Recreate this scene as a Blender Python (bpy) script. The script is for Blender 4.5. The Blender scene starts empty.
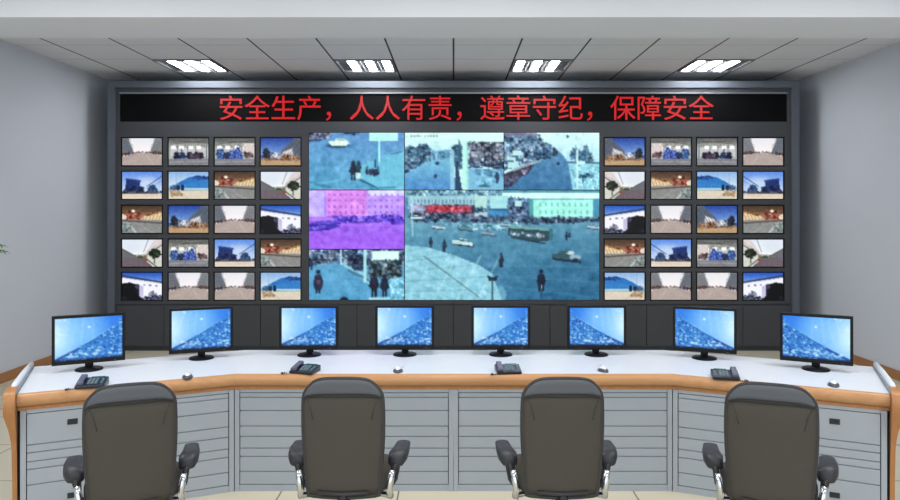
import bpy, bmesh, math, random
import numpy as np
from mathutils import Vector, Matrix
random.seed(7); rng = np.random.default_rng(11)
PI = math.pi
scene = bpy.context.scene
C = scene.collection

# ---------------------------------------------------------------- camera
F = 707.0; VX = 453.5; HY = 210.0; CZ = 1.8
cam_d = bpy.data.cameras.new('camera'); cam = bpy.data.objects.new('camera', cam_d); C.objects.link(cam)
cam.location = (0, 0, CZ); cam.rotation_euler = (PI/2, 0, 0)
cam_d.sensor_width = 36; cam_d.lens = 36*F/900
cam_d.shift_x = -(VX-450)/900; cam_d.shift_y = -(250-HY)/900
cam_d.clip_end = 100
scene.camera = cam
def on_z(px, py, z):          # where a sight line meets a level plane
    d = F*(CZ-z)/(py-HY)
    return Vector(((px-VX)*d/F, d, z))
def on_y(px, py, d):
    return Vector(((px-VX)*d/F, d, CZ-(py-HY)*d/F))

# ---------------------------------------------------------------- materials
def srgb(c):
    return tuple(((v/255)/12.92 if v/255 <= .04045 else ((v/255+.055)/1.055)**2.4) for v in c)
def mat(name, col, rough=.6, metal=0, spec=.5, var=0, vscale=20, bump=0, emit=None, estr=0):
    m = bpy.data.materials.new(name); m.use_nodes = True
    nt = m.node_tree; b = nt.nodes['Principled BSDF']
    c = srgb(col)
    b.inputs['Base Color'].default_value = (*c, 1); b.inputs['Roughness'].default_value = rough
    b.inputs['Metallic'].default_value = metal; b.inputs['Specular IOR Level'].default_value = spec
    if var or bump:
        tc = nt.nodes.new('ShaderNodeTexCoord'); n = nt.nodes.new('ShaderNodeTexNoise')
        n.inputs['Scale'].default_value = vscale; n.inputs['Detail'].default_value = 4
        nt.links.new(tc.outputs['Object'], n.inputs['Vector'])
        if var:
            r = nt.nodes.new('ShaderNodeMix'); r.data_type = 'RGBA'
            r.inputs['A'].default_value = (*[max(0, v*(1-var)) for v in c], 1)
            r.inputs['B'].default_value = (*[min(1, v*(1+var)) for v in c], 1)
            nt.links.new(n.outputs['Fac'], r.inputs['Factor']); nt.links.new(r.outputs['Result'], b.inputs['Base Color'])
        if bump:
            bp = nt.nodes.new('ShaderNodeBump'); bp.inputs['Strength'].default_value = bump; bp.inputs['Distance'].default_value = .01
            nt.links.new(n.outputs['Fac'], bp.inputs['Height']); nt.links.new(bp.outputs['Normal'], b.inputs['Normal'])
    if emit:
        b.inputs['Emission Color'].default_value = (*srgb(emit), 1); b.inputs['Emission Strength'].default_value = estr
    return m
def grid_mat(name, col, line, period, offset, width, lfac=(1, 1), rough=.7, var=.03, vscale=3, spec=.3):
    """flat colour with joints on a square grid, in object space"""
    m = mat(name, col, rough, spec=spec); nt = m.node_tree; b = nt.nodes['Principled BSDF']
    tc = nt.nodes.new('ShaderNodeTexCoord'); sp = nt.nodes.new('ShaderNodeSeparateXYZ')
    nt.links.new(tc.outputs['Object'], sp.inputs['Vector'])
    def M(op, a, bb=None):
        n = nt.nodes.new('ShaderNodeMath'); n.operation = op
        for i, v in enumerate((a, bb)):
            if v is None: continue
            if isinstance(v, (int, float)): n.inputs[i].default_value = v
            else: nt.links.new(v, n.inputs[i])
        return n.outputs[0]
    fs = []
    for ax, (o, w, lf) in enumerate(zip(offset, width, lfac)):
        t = M('SUBTRACT', sp.outputs[ax], o); t = M('DIVIDE', t, period[ax]); t = M('FRACT', M('ADD', t, 100.5))
        t = M('ABSOLUTE', M('SUBTRACT', t, .5)); t = M('LESS_THAN', t, w/period[ax]/2); fs.append(M('MULTIPLY', t, lf))
    f = M('MAXIMUM', fs[0], fs[1])
    n = nt.nodes.new('ShaderNodeTexNoise'); n.inputs['Scale'].default_value = vscale; n.inputs['Detail'].default_value = 5
    nt.links.new(tc.outputs['Object'], n.inputs['Vector'])
    c = srgb(col)
    r = nt.nodes.new('ShaderNodeMix'); r.data_type = 'RGBA'
    r.inputs['A'].default_value = (*[v*(1-var) for v in c], 1); r.inputs['B'].default_value = (*[min(1, v*(1+var)) for v in c], 1)
    nt.links.new(n.outputs['Fac'], r.inputs['Factor'])
    r2 = nt.nodes.new('ShaderNodeMix'); r2.data_type = 'RGBA'; r2.inputs['B'].default_value = (*srgb(line), 1)
    nt.links.new(f, r2.inputs['Factor']); nt.links.new(r.outputs['Result'], r2.inputs['A'])
    nt.links.new(r2.outputs['Result'], b.inputs['Base Color'])
    return m
def wood_mat(name, c1, c2, axis='X', rough=.4):
    m = mat(name, c1, rough, spec=.4); nt = m.node_tree; b = nt.nodes['Principled BSDF']
    tc = nt.nodes.new('ShaderNodeTexCoord'); mp = nt.nodes.new('ShaderNodeMapping')
    mp.inputs['Scale'].default_value = {'X': (1.2, 30, 30), 'Y': (30, 1.2, 30), 'Z': (30, 30, 1.5)}[axis]
    n = nt.nodes.new('ShaderNodeTexNoise'); n.inputs['Scale'].default_value = 1.6; n.inputs['Detail'].default_value = 6
    r = nt.nodes.new('ShaderNodeMix'); r.data_type = 'RGBA'
    r.inputs['A'].default_value = (*srgb(c1), 1); r.inputs['B'].default_value = (*srgb(c2), 1)
    nt.links.new(tc.outputs['Object'], mp.inputs['Vector']); nt.links.new(mp.outputs['Vector'], n.inputs['Vector'])
    nt.links.new(n.outputs['Fac'], r.inputs['Factor']); nt.links.new(r.outputs['Result'], b.inputs['Base Color'])
    return m

M_ = dict(
 wall=mat('wall_paint', (207, 212, 221), .85, var=.03, vscale=1.5),
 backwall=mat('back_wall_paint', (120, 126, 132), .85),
 beam=mat('beam_plaster', (226, 228, 234), .85, var=.02, vscale=2),
 ceil=grid_mat('ceiling_tiles', (228, 229, 230), (60, 62, 64), (.711, .711), (0.0, 7.60), (.020, .012), (1, .55), .85),
 floor=grid_mat('floor_tiles', (206, 199, 177), (112, 104, 90), (.75, .725), (.40, 4.70), (.010, .010), (1, .9), .38, .05, 2.5, .4),
 base=wood_mat('baseboard_wood', (150, 100, 62), (185, 135, 90), 'Y', .5),
 frame=mat('frame_grey_steel', (92, 98, 108), .55, .2, var=.05),
 dark=mat('cabinet_dark_paint', (62, 64, 69), .55, var=.06, vscale=5),
 darker=mat('cabinet_inner_edge', (44, 48, 54), .5),
 black=mat('black_plastic', (8, 9, 14), .45, spec=.25),
 ledblack=mat('led_matrix_black', (5, 5, 6), .6, spec=.12, var=.3, vscale=200),
 ledred=mat('led_red', (30, 0, 0), .6, emit=(205, 2, 8), estr=1.0),
 silver=mat('bright_trim', (170, 175, 182), .3, .8),
 top=mat('worktop_white', (226, 232, 242), .38, spec=.45, var=.02, vscale=4),
 wood=wood_mat('worktop_edge_wood', (174, 124, 80), (204, 156, 110), 'X', .35),
 woodz=wood_mat('side_panel_wood', (150, 100, 58), (190, 134, 84), 'Z', .4),
 panel=mat('console_grey_blue_paint', (158, 166, 174), .5, var=.03, vscale=3),
 slot=mat('recess_black', (35, 38, 42), .5),
 fabric=mat('chair_mesh_fabric', (74, 71, 65), .9, spec=.15, var=.10, vscale=260, bump=.15),
 fabric2=mat('chair_band_fabric', (88, 91, 96), .8, spec=.2, var=.10, vscale=220, bump=.1),
 pipe=mat('chair_piping', (44, 44, 45), .6),
 arm=mat('armrest_rubber', (40, 42, 49), .45, var=.1, vscale=30),
 chrome=mat('chrome', (205, 208, 212), .18, 1),
 castor=mat('castor_nylon', (28, 28, 30), .4),
 phone=mat('phone_navy_plastic', (20, 26, 40), .35, var=.05),
 handset=mat('phone_handset', (88, 88, 112), .35),
 key=mat('phone_keys', (112, 132, 142), .5),
 lcd=mat('phone_display', (40, 84, 84), .25),
 mouse=mat('mouse_white', (226, 228, 232), .3),
 mouse2=mat('mouse_dark_grey', (72, 76, 84), .35),
 cord=mat('cord_black', (48, 38, 38), .5),
 tube=mat('light_tube', (255, 255, 255), .5, emit=(250, 252, 255), estr=30.0),
 reflector=mat('light_reflector', (150, 152, 155), .25, .7),
 lframe=mat('light_frame', (120, 122, 125), .5),
 leaf=mat('leaf_green', (84, 128, 66), .5, var=.2, vscale=15),
 stem=mat('stem_green', (92, 104, 60), .6),
 pot=mat('pot_ceramic', (210, 206, 200), .3),
 soil=mat('soil', (60, 46, 36), .9, var=.3, vscale=60),
)
def picture_mat():
    m = bpy.data.materials.new('screen_picture'); m.use_nodes = True; nt = m.node_tree; b = nt.nodes['Principled BSDF']
    a = nt.nodes.new('ShaderNodeAttribute'); a.attribute_name = 'picture'
    b.inputs['Base Color'].default_value = (.01, .01, .012, 1); b.inputs['Roughness'].default_value = .45
    b.inputs['Specular IOR Level'].default_value = .2
    nt.links.new(a.outputs['Color'], b.inputs['Emission Color']); b.inputs['Emission Strength'].default_value = 1
    m.cycles.emission_sampling = 'NONE'
    return m
M_['pic'] = picture_mat()

# ---------------------------------------------------------------- mesh helpers
class MB:
    def __init__(s): s.bm = bmesh.new()
    def box(s, c, d, rz=0, bevel=0, M=None):
        r = bmesh.ops.create_cube(s.bm, size=1)
        vs = r['verts']
        T = Matrix.Translation(c) @ Matrix.Rotation(rz, 4, 'Z')
        if M is not None: T = M @ T
        bmesh.ops.scale(s.bm, vec=d, verts=vs)
        if bevel:
            es = list({e for v in vs for e in v.link_edges})
            rr = bmesh.ops.bevel(s.bm, geom=es, offset=bevel, segments=2, affect='EDGES', profile=.5)
            vs = list({v for f in rr['faces'] for v in f.verts} | {v for v in vs if v.is_valid})
        bmesh.ops.transform(s.bm, matrix=T, verts=vs)
        return s
    def prism(s, pts, axis_vec, M=None, cap=True):
        """closed polygon (list of Vector) extruded along axis_vec"""
        a = [s.bm.verts.new(p) for p in pts]; b = [s.bm.verts.new(Vector(p)+Vector(axis_vec)) for p in pts]
        n = len(pts)
        for i in range(n): s.bm.faces.new((a[i], a[(i+1) % n], b[(i+1) % n], b[i]))
        if cap: s.bm.faces.new(a[::-1]); s.bm.faces.new(b)
        if M is not None: bmesh.ops.transform(s.bm, matrix=M, verts=a+b)
        return s
    def tube(s, pts, r, n=10, closed=False, flat=1.0):
        pts = [Vector(p) for p in pts]; rings = []
        k = len(pts); up = None
        for i, p in enumerate(pts):
            if closed: t = (pts[(i+1) % k]-pts[i-1]).normalized()
            else: t = (pts[min(i+1, k-1)]-pts[max(i-1, 0)]).normalized()
            if up is None:
                up = Vector((0, 0, 1)) if abs(t.z) < .9 else Vector((0, 1, 0))
            u = up.cross(t)
            if u.length < 1e-4: u = Vector((1, 0, 0)).cross(t)
            u.normalize(); v = t.cross(u).normalized(); up = v
            rr = r[i] if isinstance(r, (list, tuple)) else r
            rings.append([s.bm.verts.new(p+u*math.cos(2*PI*j/n)*rr+v*math.sin(2*PI*j/n)*rr*flat) for j in range(n)])
        m = k if closed else k-1
        for i in range(m):
            A, B = rings[i], rings[(i+1) % k]
            for j in range(n): s.bm.faces.new((A[j], A[(j+1) % n], B[(j+1) % n], B[j]))
        if not closed: s.bm.faces.new(rings[0][::-1]); s.bm.faces.new(rings[-1])
        return s
    def lathe(s, prof, c=(0, 0, 0), n=24):
        rings = []
        for r, z in prof:
            rings.append([s.bm.verts.new((c[0]+r*math.cos(2*PI*j/n), c[1]+r*math.sin(2*PI*j/n), c[2]+z)) for j in range(n)])
        for A, B in zip(rings, rings[1:]):
            for j in range(n): s.bm.faces.new((A[j], A[(j+1) % n], B[(j+1) % n], B[j]))
        s.bm.faces.new(rings[0][::-1]); s.bm.faces.new(rings[-1])
        return s
    def build(s, name, m, parent=None, smooth=False, loc=None, rz=0):
        bmesh.ops.recalc_face_normals(s.bm, faces=s.bm.faces)
        me = bpy.data.meshes.new(name); s.bm.to_mesh(me); s.bm.free()
        me.materials.append(m)
        if smooth:
            for p in me.polygons: p.use_smooth = True
        o = bpy.data.objects.new(name, me); C.objects.link(o); o.parent = parent
        if loc is not None: o.location = loc
        o.rotation_euler.z = rz
        if smooth == 'auto':
            md = o.modifiers.new('edges', 'EDGE_SPLIT'); md.split_angle = math.radians(40)
        return o
def tag(o, label=None, cat=None, group=None, kind=None):
    if label: o['label'] = label
    if cat: o['category'] = cat
    if group: o['group'] = group
    if kind: o['kind'] = kind
    return o
def thing(name, label, cat, loc=(0, 0, 0), rz=0, group=None):
    o = bpy.data.objects.new(name, None); C.objects.link(o); o.location = loc; o.rotation_euler.z = rz
    o.empty_display_size = .1
    return tag(o, label, cat, group)
def dup(o, parent=None):
    c = o.copy(); C.objects.link(c); c.parent = parent
    for ch in list(o.children): dup(ch, c)
    return c

# ---------------------------------------------------------------- painter for screen pictures
class Pic:
    def __init__(s, w, h, col=(128, 128, 128)):
        s.w, s.h = w, h; s.a = np.zeros((h, w, 3)); s.a[:] = col
        s.X, s.Y = np.meshgrid((np.arange(w)+.5)/w, (np.arange(h)+.5)/h)
    def put(s, m, col, al=1.0):
        m = (m*al)[..., None]; s.a = s.a*(1-m)+np.array(col, float)*m; return s
    def grad(s, y0, y1, c0, c1, mask=None):
        t = np.clip((s.Y-y0)/(y1-y0), 0, 1)[..., None]
        g = np.array(c0, float)*(1-t)+np.array(c1, float)*t
        m = ((s.Y >= y0) & (s.Y <= y1)) if mask is None else mask
        s.a = np.where(m[..., None], g, s.a); return s
    def pm(s, pts):
        X, Y = s.X, s.Y; ins = np.zeros(X.shape, bool); n = len(pts)
        for i in range(n):
            x1, y1 = pts[i]; x2, y2 = pts[(i+1) % n]
            if y1 == y2: continue
            ins ^= ((Y < y1) != (Y < y2)) & (X < (x2-x1)*(Y-y1)/(y2-y1)+x1)
        return ins
    def poly(s, pts, col, al=1): return s.put(s.pm(pts).astype(float), col, al)
    def rect(s, x0, y0, x1, y1, col, al=1):
        return s.put(((s.X >= x0) & (s.X <= x1) & (s.Y >= y0) & (s.Y <= y1)).astype(float), col, al)
    def ell(s, x, y, rx, ry, col, al=1, soft=.25):
        d = np.sqrt(((s.X-x)/rx)**2+((s.Y-y)/ry)**2); return s.put(np.clip((1-d)/soft+.5, 0, 1), col, al)
    def line(s, x0, y0, x1, y1, w, col, al=1):
        asp = s.h/s.w; dx, dy = x1-x0, (y1-y0)*asp; L = dx*dx+dy*dy
        t = np.clip(((s.X-x0)*dx+(s.Y-y0)*asp*dy)/L, 0, 1)
        d = np.hypot(s.X-x0-t*dx, (s.Y-y0)*asp-t*dy)
        return s.put(np.clip((w/2-d)*s.w+.5, 0, 1), col, al)
    def noise(s, amp, sc=1, mask=None, mono=True):
        h, w = -(-s.h//sc), -(-s.w//sc)
        n = rng.normal(0, amp, (h, w, 1 if mono else 3)); n = np.repeat(np.repeat(n, sc, 0), sc, 1)[:s.h, :s.w]
        for _ in range(sc if sc > 1 else 0):
            q = np.pad(n, ((1, 1), (1, 1), (0, 0)), 'edge'); n = (q[1:-1, 1:-1]+q[:-2, 1:-1]+q[2:, 1:-1]+q[1:-1, :-2]+q[1:-1, 2:])/5
        if mask is not None: n = n*mask[..., None]
        s.a = s.a+n; return s
    def blobs(s, n, x0, y0, x1, y1, r, cols, al=.8, asp=1.0):
        for _ in range(n):
            x, y = rng.uniform(x0, x1), rng.uniform(y0, y1); q = r*rng.uniform(.5, 1.3)
            s.ell(x, y, q, q*s.w/s.h*asp, cols[rng.integers(len(cols))], al)
        return s
    def tree(s, pts, base, amp=38, ragged=.05):
        """an area of leaves, crowds or clutter: ragged edge, several sizes of mottling"""
        m = s.pm(pts).astype(float); h, w = s.h, s.w
        for _ in range(4):
            q = np.pad(m, 1, 'edge'); m = (q[1:-1, 1:-1]+q[:-2, 1:-1]+q[2:, 1:-1]+q[1:-1, :-2]+q[1:-1, 2:])/5
        def f(sc, a):
            n = rng.normal(0, a, (-(-h//sc), -(-w//sc))); return np.repeat(np.repeat(n, sc, 0), sc, 1)[:h, :w]
        e = 4*m*(1-m); m = np.clip((m-.5+(f(2, .22)+f(1, .12))*e)*4+.5, 0, 1)
        n = f(5, amp*.5)+f(3, amp*.6)+f(2, amp*.6)+f(1, amp*.35)
        col = np.array(base, float)+n[..., None]+f(3, amp*.16)[..., None]*np.array((1, 0, -.6))
        s.a = s.a*(1-m[..., None])+col*m[..., None]; return s
    def detail(s, amp=9):
        amp *= .5
        h, w = s.h, s.w
        for sc, k in ((1, .6), (2, 1), (3, .8)):
            n = rng.normal(0, amp*k, (-(-h//sc), -(-w//sc), 1)); n = np.repeat(np.repeat(n, sc, 0), sc, 1)[:h, :w]
            lum = s.a.mean(-1, keepdims=True); s.a = s.a+n*np.where(lum > 215, .25, np.where(lum < 60, .6, 1))
        s.a = (s.a-128)*1.08+126; return s
    def person(s, x, y, hgt, col, col2=None):
        """standing figure, feet at y"""
        ww = hgt*.24*s.h/s.w
        s.ell(x, y-hgt*.9, ww*.42, hgt*.1, col); s.poly([(x-ww*.5, y-hgt*.8), (x+ww*.5, y-hgt*.8), (x+ww*.9, y-hgt*.45), (x+ww*.5, y-hgt*.35), (x+ww*.45, y), (x+ww*.1, y), (x, y-hgt*.3), (x-ww*.15, y), (x-ww*.5, y), (x-ww*.5, y-hgt*.35), (x-ww*.9, y-hgt*.45)], col)
        if col2: s.rect(x-ww*.3, y-hgt*.75, x+ww*.2, y-hgt*.5, col2, .7)
        return s
    def car(s, x, y, l, body, dark=(26, 42, 62), glass=(60, 96, 116), sl=.12):
        """small car seen from above its side; l is its length"""
        a = s.w/s.h; hh = l*.30*a
        def q(u, v): return (x+u*l, y+v*hh+u*l*sl*a)
        s.poly([q(-.52, .15), q(.52, .15), q(.5, .62), q(-.46, .62)], dark, .9); s.poly([q(-.5, -.1), (q(-.3, -.2)), q(.35, -.2), q(.5, 0), q(.5, .4), q(-.5, .4)], body)
        s.poly([q(-.3, -.2), q(-.2, -.55), q(.18, -.55), q(.34, -.18)], glass); s.poly([q(-.2, -.58), q(.18, -.58), q(.2, -.44), q(-.22, -.44)], body); return s
    def blur(s, k=1):
        for _ in range(k):
            p = np.pad(s.a, ((1, 1), (1, 1), (0, 0)), 'edge')
            s.a = (p[1:-1, 1:-1]*4+p[:-2, 1:-1]+p[2:, 1:-1]+p[1:-1, :-2]+p[1:-1, 2:])/8
        return s
    def mesh(s, name, W, H, mirror=False):
        """upright picture, W x H metres, centred, facing -Y"""
        a = np.clip(s.a, 0, 255)/255; a = np.where(a <= .04045, a/12.92, ((a+.055)/1.055)**2.4)
        if mirror: a = a[:, ::-1]
        h, w = s.h, s.w
        xs = (np.arange(w)/(w-1)-.5)*W; zs = (.5-np.arange(h)/(h-1))*H
        X, Z = np.meshgrid(xs, zs); v = np.stack([X, np.zeros_like(X), Z], -1).reshape(-1, 3)
        i = (np.arange(h-1)[:, None]*w+np.arange(w-1)[None]).reshape(-1)
        f = np.stack([i, i+w, i+w+1, i+1], -1)
        me = bpy.data.meshes.new(name); me.from_pydata(v.tolist(), [], f.tolist())
        at = me.color_attributes.new('picture', 'FLOAT_COLOR', 'POINT')
        buf = np.ones((h*w, 4), np.float32); buf[:, :3] = a.reshape(-1, 3); at.data.foreach_set('color', buf.reshape(-1))
        me.materials.append(M_['pic']); me.update(); return me

def pic_street():        # A
    p = Pic(60, 42, (236, 234, 238)); p.grad(0, .55, (228, 228, 234), (246, 240, 240))
    p.poly([(0, 0), (.17, 0), (.2, .2), (.27, .42), (.3, .6), (0, .6)], (112, 118, 126)); p.poly([(1, 0), (.82, 0), (.78, .2), (.72, .42), (.7, .6), (1, .6)], (132, 136, 140)); p.poly([(.74, .48), (1, .42), (1, .6), (.7, .58)], (150, 120, 104), .7)
    for k in range(6): p.line(0, .06+.1*k, .27, .26+.06*k, .012, (84, 90, 98), .7); p.line(1, .06+.1*k, .73, .26+.06*k, .012, (96, 100, 106), .7)
    for x in (.04, .1, .15, .2): p.line(x, 0, x+.05, .58, .01, (86, 90, 100), .5); p.line(1-x, 0, .95-x, .58, .01, (100, 104, 108), .5)
    p.tree([(0, .5), (.3, .5), (.7, .5), (1, .5), (1, .64), (.7, .57), (.3, .57), (0, .66)], (104, 86, 86), 30); p.poly([(0, .68), (.3, .57), (.7, .55), (1, .66), (1, 1), (0, 1)], (178, 164, 158)); p.tree([(.06, .54), (.2, .5), (.2, .62), (.05, .64)], (60, 60, 70), 20)
    p.line(.3, .62, 0, .82, .015, (150, 134, 128), .8); p.line(.6, .6, .8, 1, .02, (196, 184, 178), .7); return p.detail(6).blur()
def pic_hall(blue):      # B, C
    p = Pic(60, 42, (178, 180, 180)); p.grad(0, .3, (96, 98, 96), (178, 178, 170))
    for k in range(5): p.line(0, .04+.05*k, 1, .2-.03*k, .012, (70, 72, 70), .7); p.line(.1+.2*k, 0, .3+.1*k, .3, .012, (90, 92, 88), .6)
    p.rect(0, .28, 1, .66, (196, 198, 198)); p.tree([(0, .24), (1, .24), (1, .34), (0, .34)], (150, 152, 146), 20)
    for x in (.12, .32, .56, .76): p.rect(x-.06, .29, x+.06, .41, (250, 250, 252)); p.rect(x-.10, .3, x-.08, .66, (120, 124, 128))
    if blue:
        p.tree([(.05, .44), (.2, .36), (.24, .5), (.22, .8), (.05, .8)], (62, 96, 150), 26); p.tree([(.22, .52), (.37, .5), (.38, .76), (.22, .76)], (26, 38, 72), 18); p.tree([(.36, .46), (.52, .46), (.55, .34), (.62, .34), (.64, .48), (.7, .5), (.7, .78), (.36, .78)], (66, 88, 158), 26)
        p.rect(.72, .2, .98, .56, (214, 204, 200)); p.tree([(.72, .5), (.97, .54), (.97, .72), (.74, .72)], (80, 56, 58), 30)
    else:
        for x, c in ((.2, (26, 38, 64)), (.34, (46, 66, 100)), (.52, (40, 40, 62)), (.68, (60, 44, 60)), (.8, (44, 34, 54))): p.tree([(x-.08, .66), (x-.05, .52), (x+.03, .48), (x+.09, .6), (x+.09, .76), (x-.09, .76)], c, 22)
        p.line(.32, .4, .33, .6, .02, (40, 56, 84)); p.rect(.93, .3, .97, .75, (120, 130, 136))
    p.rect(0, .77, 1, 1, (132, 132, 138)); p.line(0, .88, 1, .84, .02, (160, 160, 164)); p.line(.3, 1, .45, .8, .02, (112, 112, 116)); return p.detail(8).blur()
def pic_yard():          # D
    p = Pic(60, 42, (60, 104, 190)); p.grad(0, .62, (40, 72, 156), (130, 168, 222))
    p.poly([(1, 0), (.84, 0), (.5, .5), (.45, .76), (1, .76)], (96, 104, 118)); p.poly([(.56, .5), (.8, .36), (.82, .72), (.52, .72)], (196, 192, 190)); p.poly([(.6, .5), (.78, .4), (.78, .5), (.6, .58)], (232, 232, 236))
    for k in range(7): p.line(.55+.07*k, .7, .82+.05*k, .06, .012, (56, 66, 84), .7)
    p.tree([(.05, .74), (.05, .5), (.11, .36), (.19, .4), (.25, .56), (.24, .76)], (34, 40, 54), 20); p.tree([(.24, .56), (.38, .52), (.54, .56), (.54, .76), (.24, .76)], (160, 160, 168), 40); p.tree([(.55, .6), (.95, .62), (.95, .78), (.5, .78)], (136, 104, 80), 36)
    p.rect(0, .77, 1, 1, (184, 154, 120)); p.tree([(0, .73), (1, .73), (1, .8), (0, .8)], (130, 102, 78), 26); p.line(.3, .84, 1, .94, .02, (204, 176, 142), .7); return p.detail(7).blur()
def pic_truck():         # E
    p = Pic(60, 42, (150, 186, 236)); p.grad(0, .75, (96, 142, 222), (206, 220, 240)); p.ell(.6, .4, .25, .2, (214, 226, 244), .6, 1)
    p.line(.62, .54, 1, .16, .02, (66, 84, 130)); p.line(.64, .6, 1, .34, .01, (90, 110, 150), .7); p.poly([(.1, .24), (.47, .31), (.44, .52), (.42, .8), (.08, .8)], (34, 56, 114)); p.line(.1, .26, .47, .33, .03, (64, 92, 160)); p.tree([(.08, .5), (.44, .54), (.42, .8), (.07, .8)], (30, 44, 90), 18)
    for x in (.18, .26, .34): p.line(x, .28, x-.01, .78, .01, (24, 38, 84), .8)
    p.tree([(.42, .52), (.54, .54), (.57, .8), (.4, .8)], (36, 48, 84), 20); p.tree([(.62, .8), (.66, .56), (.76, .46), (.88, .6), (.9, .8)], (48, 78, 116), 24); p.tree([(0, .7), (1, .72), (1, .79), (0, .82)], (70, 68, 84), 24)
    p.rect(0, .81, 1, 1, (222, 208, 192)); p.line(0, .8, 1, .77, .02, (110, 98, 104), .8); p.line(.2, .9, 1, .86, .015, (196, 180, 164), .7); return p.detail(6).blur()
def pic_blue_hall():     # F
    p = Pic(60, 42, (190, 214, 236)); p.grad(0, .6, (140, 178, 222), (216, 230, 242))
    p.poly([(.14, .5), (.32, .34), (.52, .2), (.72, .15), (1, .22), (1, .62), (.14, .64)], (48, 120, 190)); p.tree([(.52, .22), (.72, .14), (1, .18), (.98, .3), (.7, .28)], (30, 72, 136), 18)
    for k in range(6): p.line(.16, .52+.02*k, 1, .32+.055*k, .008, (84, 154, 212), .8)
    p.tree([(.02, .52), (.22, .5), (.26, .7), (.03, .7)], (76, 110, 144), 28); p.rect(.2, .49, .28, .67, (34, 44, 68)); p.rect(.31, .48, .39, .7, (22, 28, 48)); p.rect(.4, .6, 1, .68, (176, 208, 216)); p.line(.4, .68, 1, .69, .012, (120, 140, 150))
    p.rect(0, .69, 1, 1, (216, 206, 188)); p.tree([(.04, .7), (.28, .7), (.36, .88), (.05, .9)], (164, 138, 106), 24); p.line(.19, 0, .2, .5, .012, (140, 160, 184)); p.line(.3, .72, .5, 1, .015, (188, 176, 156), .8); return p.detail(6).blur()
def pic_workshop():      # G
    p = Pic(60, 42, (150, 140, 132)); p.grad(0, .35, (76, 58, 42), (150, 112, 86))
    p.poly([(.4, .5), (1, .54), (1, .2), (.74, .28), (.52, .4)], (226, 204, 164)); p.tree([(.04, .46), (.12, .16), (.4, .22), (.55, .34), (.46, .5), (.1, .52)], (146, 88, 70), 34); p.poly([(0, .3), (.12, .38), (.1, .5), (0, .5)], (226, 216, 200)); p.tree([(.6, .3), (1, .16), (1, .26), (.62, .38)], (140, 104, 70), 24)
    for k in range(6): p.line(.52+.08*k, .52, .56+.09*k, .24, .015, (150, 114, 78), .8)
    for k in range(5): p.line(0, .04+.06*k, 1, .0+.05*k, .014, (58, 46, 34), .7)
    p.ell(.28, .2, .045, .05, (250, 236, 216)); p.rect(0, .52, 1, 1, (140, 142, 140)); p.line(.03, .54, 1, .64, .04, (92, 82, 76)); p.line(.14, .62, .36, 1, .05, (200, 210, 208), .7); p.line(.3, .6, .8, 1, .03, (172, 162, 158), .6); p.tree([(0, .6), (.2, .6), (.24, .92), (0, .96)], (126, 140, 140), 28); return p.detail(8).blur()
def pic_tree():          # H
    p = Pic(60, 42, (232, 236, 240)); p.grad(0, .6, (220, 228, 238), (242, 244, 244)); p.ell(.25, .3, .25, .2, (206, 216, 230), .5, 1)
    p.poly([(0, .34), (.2, .48), (.37, .64), (.35, .75), (0, .75)], (110, 110, 116)); p.line(0, .34, .37, .64, .02, (80, 82, 90)); p.poly([(1, 0), (.82, 0), (.54, .56), (.55, .8), (1, 1)], (218, 210, 208)); p.line(.66, 0, .54, .46, .015, (120, 124, 128)); p.line(1, .2, .6, .58, .03, (116, 110, 112)); p.line(1, .1, .6, .5, .012, (160, 156, 158), .8)
    p.tree([(.26, .6), (.4, .56), (.62, .56), (.64, .7), (.3, .7)], (86, 104, 82), 26); p.poly([(0, .68), (.5, .66), (.78, 1), (0, 1)], (112, 100, 108)); p.poly([(.56, .7), (1, .64), (1, 1), (.82, 1)], (208, 208, 198)); p.line(.6, .7, .86, 1, .03, (84, 92, 76))
    p.tree([(.68, .6), (.66, .48), (.74, .36), (.86, .33), (.96, .42), (.98, .56), (.9, .68), (.76, .68)], (38, 50, 30), 22); p.line(.81, .66, .81, .86, .025, (62, 52, 50)); p.tree([(.53, .7), (.63, .7), (.62, .8), (.54, .8)], (146, 84, 74), 30); return p.detail(6).blur()
def pic_white_building():  # I
    p = Pic(60, 42, (232, 232, 242)); p.grad(0, .38, (36, 84, 186), (130, 170, 228))
    p.poly([(0, .18), (.3, .25), (1, .38), (1, 1), (0, 1)], (240, 240, 248)); p.line(0, .12, 1, .36, .045, (60, 70, 98)); p.line(0, .2, 1, .42, .01, (190, 194, 214), .8); p.poly([(0, .4), (.2, .36), (.42, .46), (.43, .85), (.55, 1), (0, 1)], (7, 7, 11)); p.tree([(.3, .4), (.46, .46), (.46, .9), (.4, .9)], (40, 40, 56), 20)
    p.poly([(.43, .46), (.54, .5), (.54, .95), (.43, .85)], (198, 194, 222))
    for x in (.56, .7, .86): p.rect(x-.03, .37+.1*x, x+.03, .43+.1*x, (140, 146, 168))
    p.tree([(.62, .85), (.68, .72), (.78, .66), (.9, .84), (.88, .9)], (96, 102, 122), 26); p.tree([(.5, .88), (.7, .86), (1, .8), (1, 1), (.52, 1)], (80, 84, 106), 40); p.rect(0, .86, .1, 1, (40, 44, 60), .8); return p.detail(6).blur()

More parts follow.
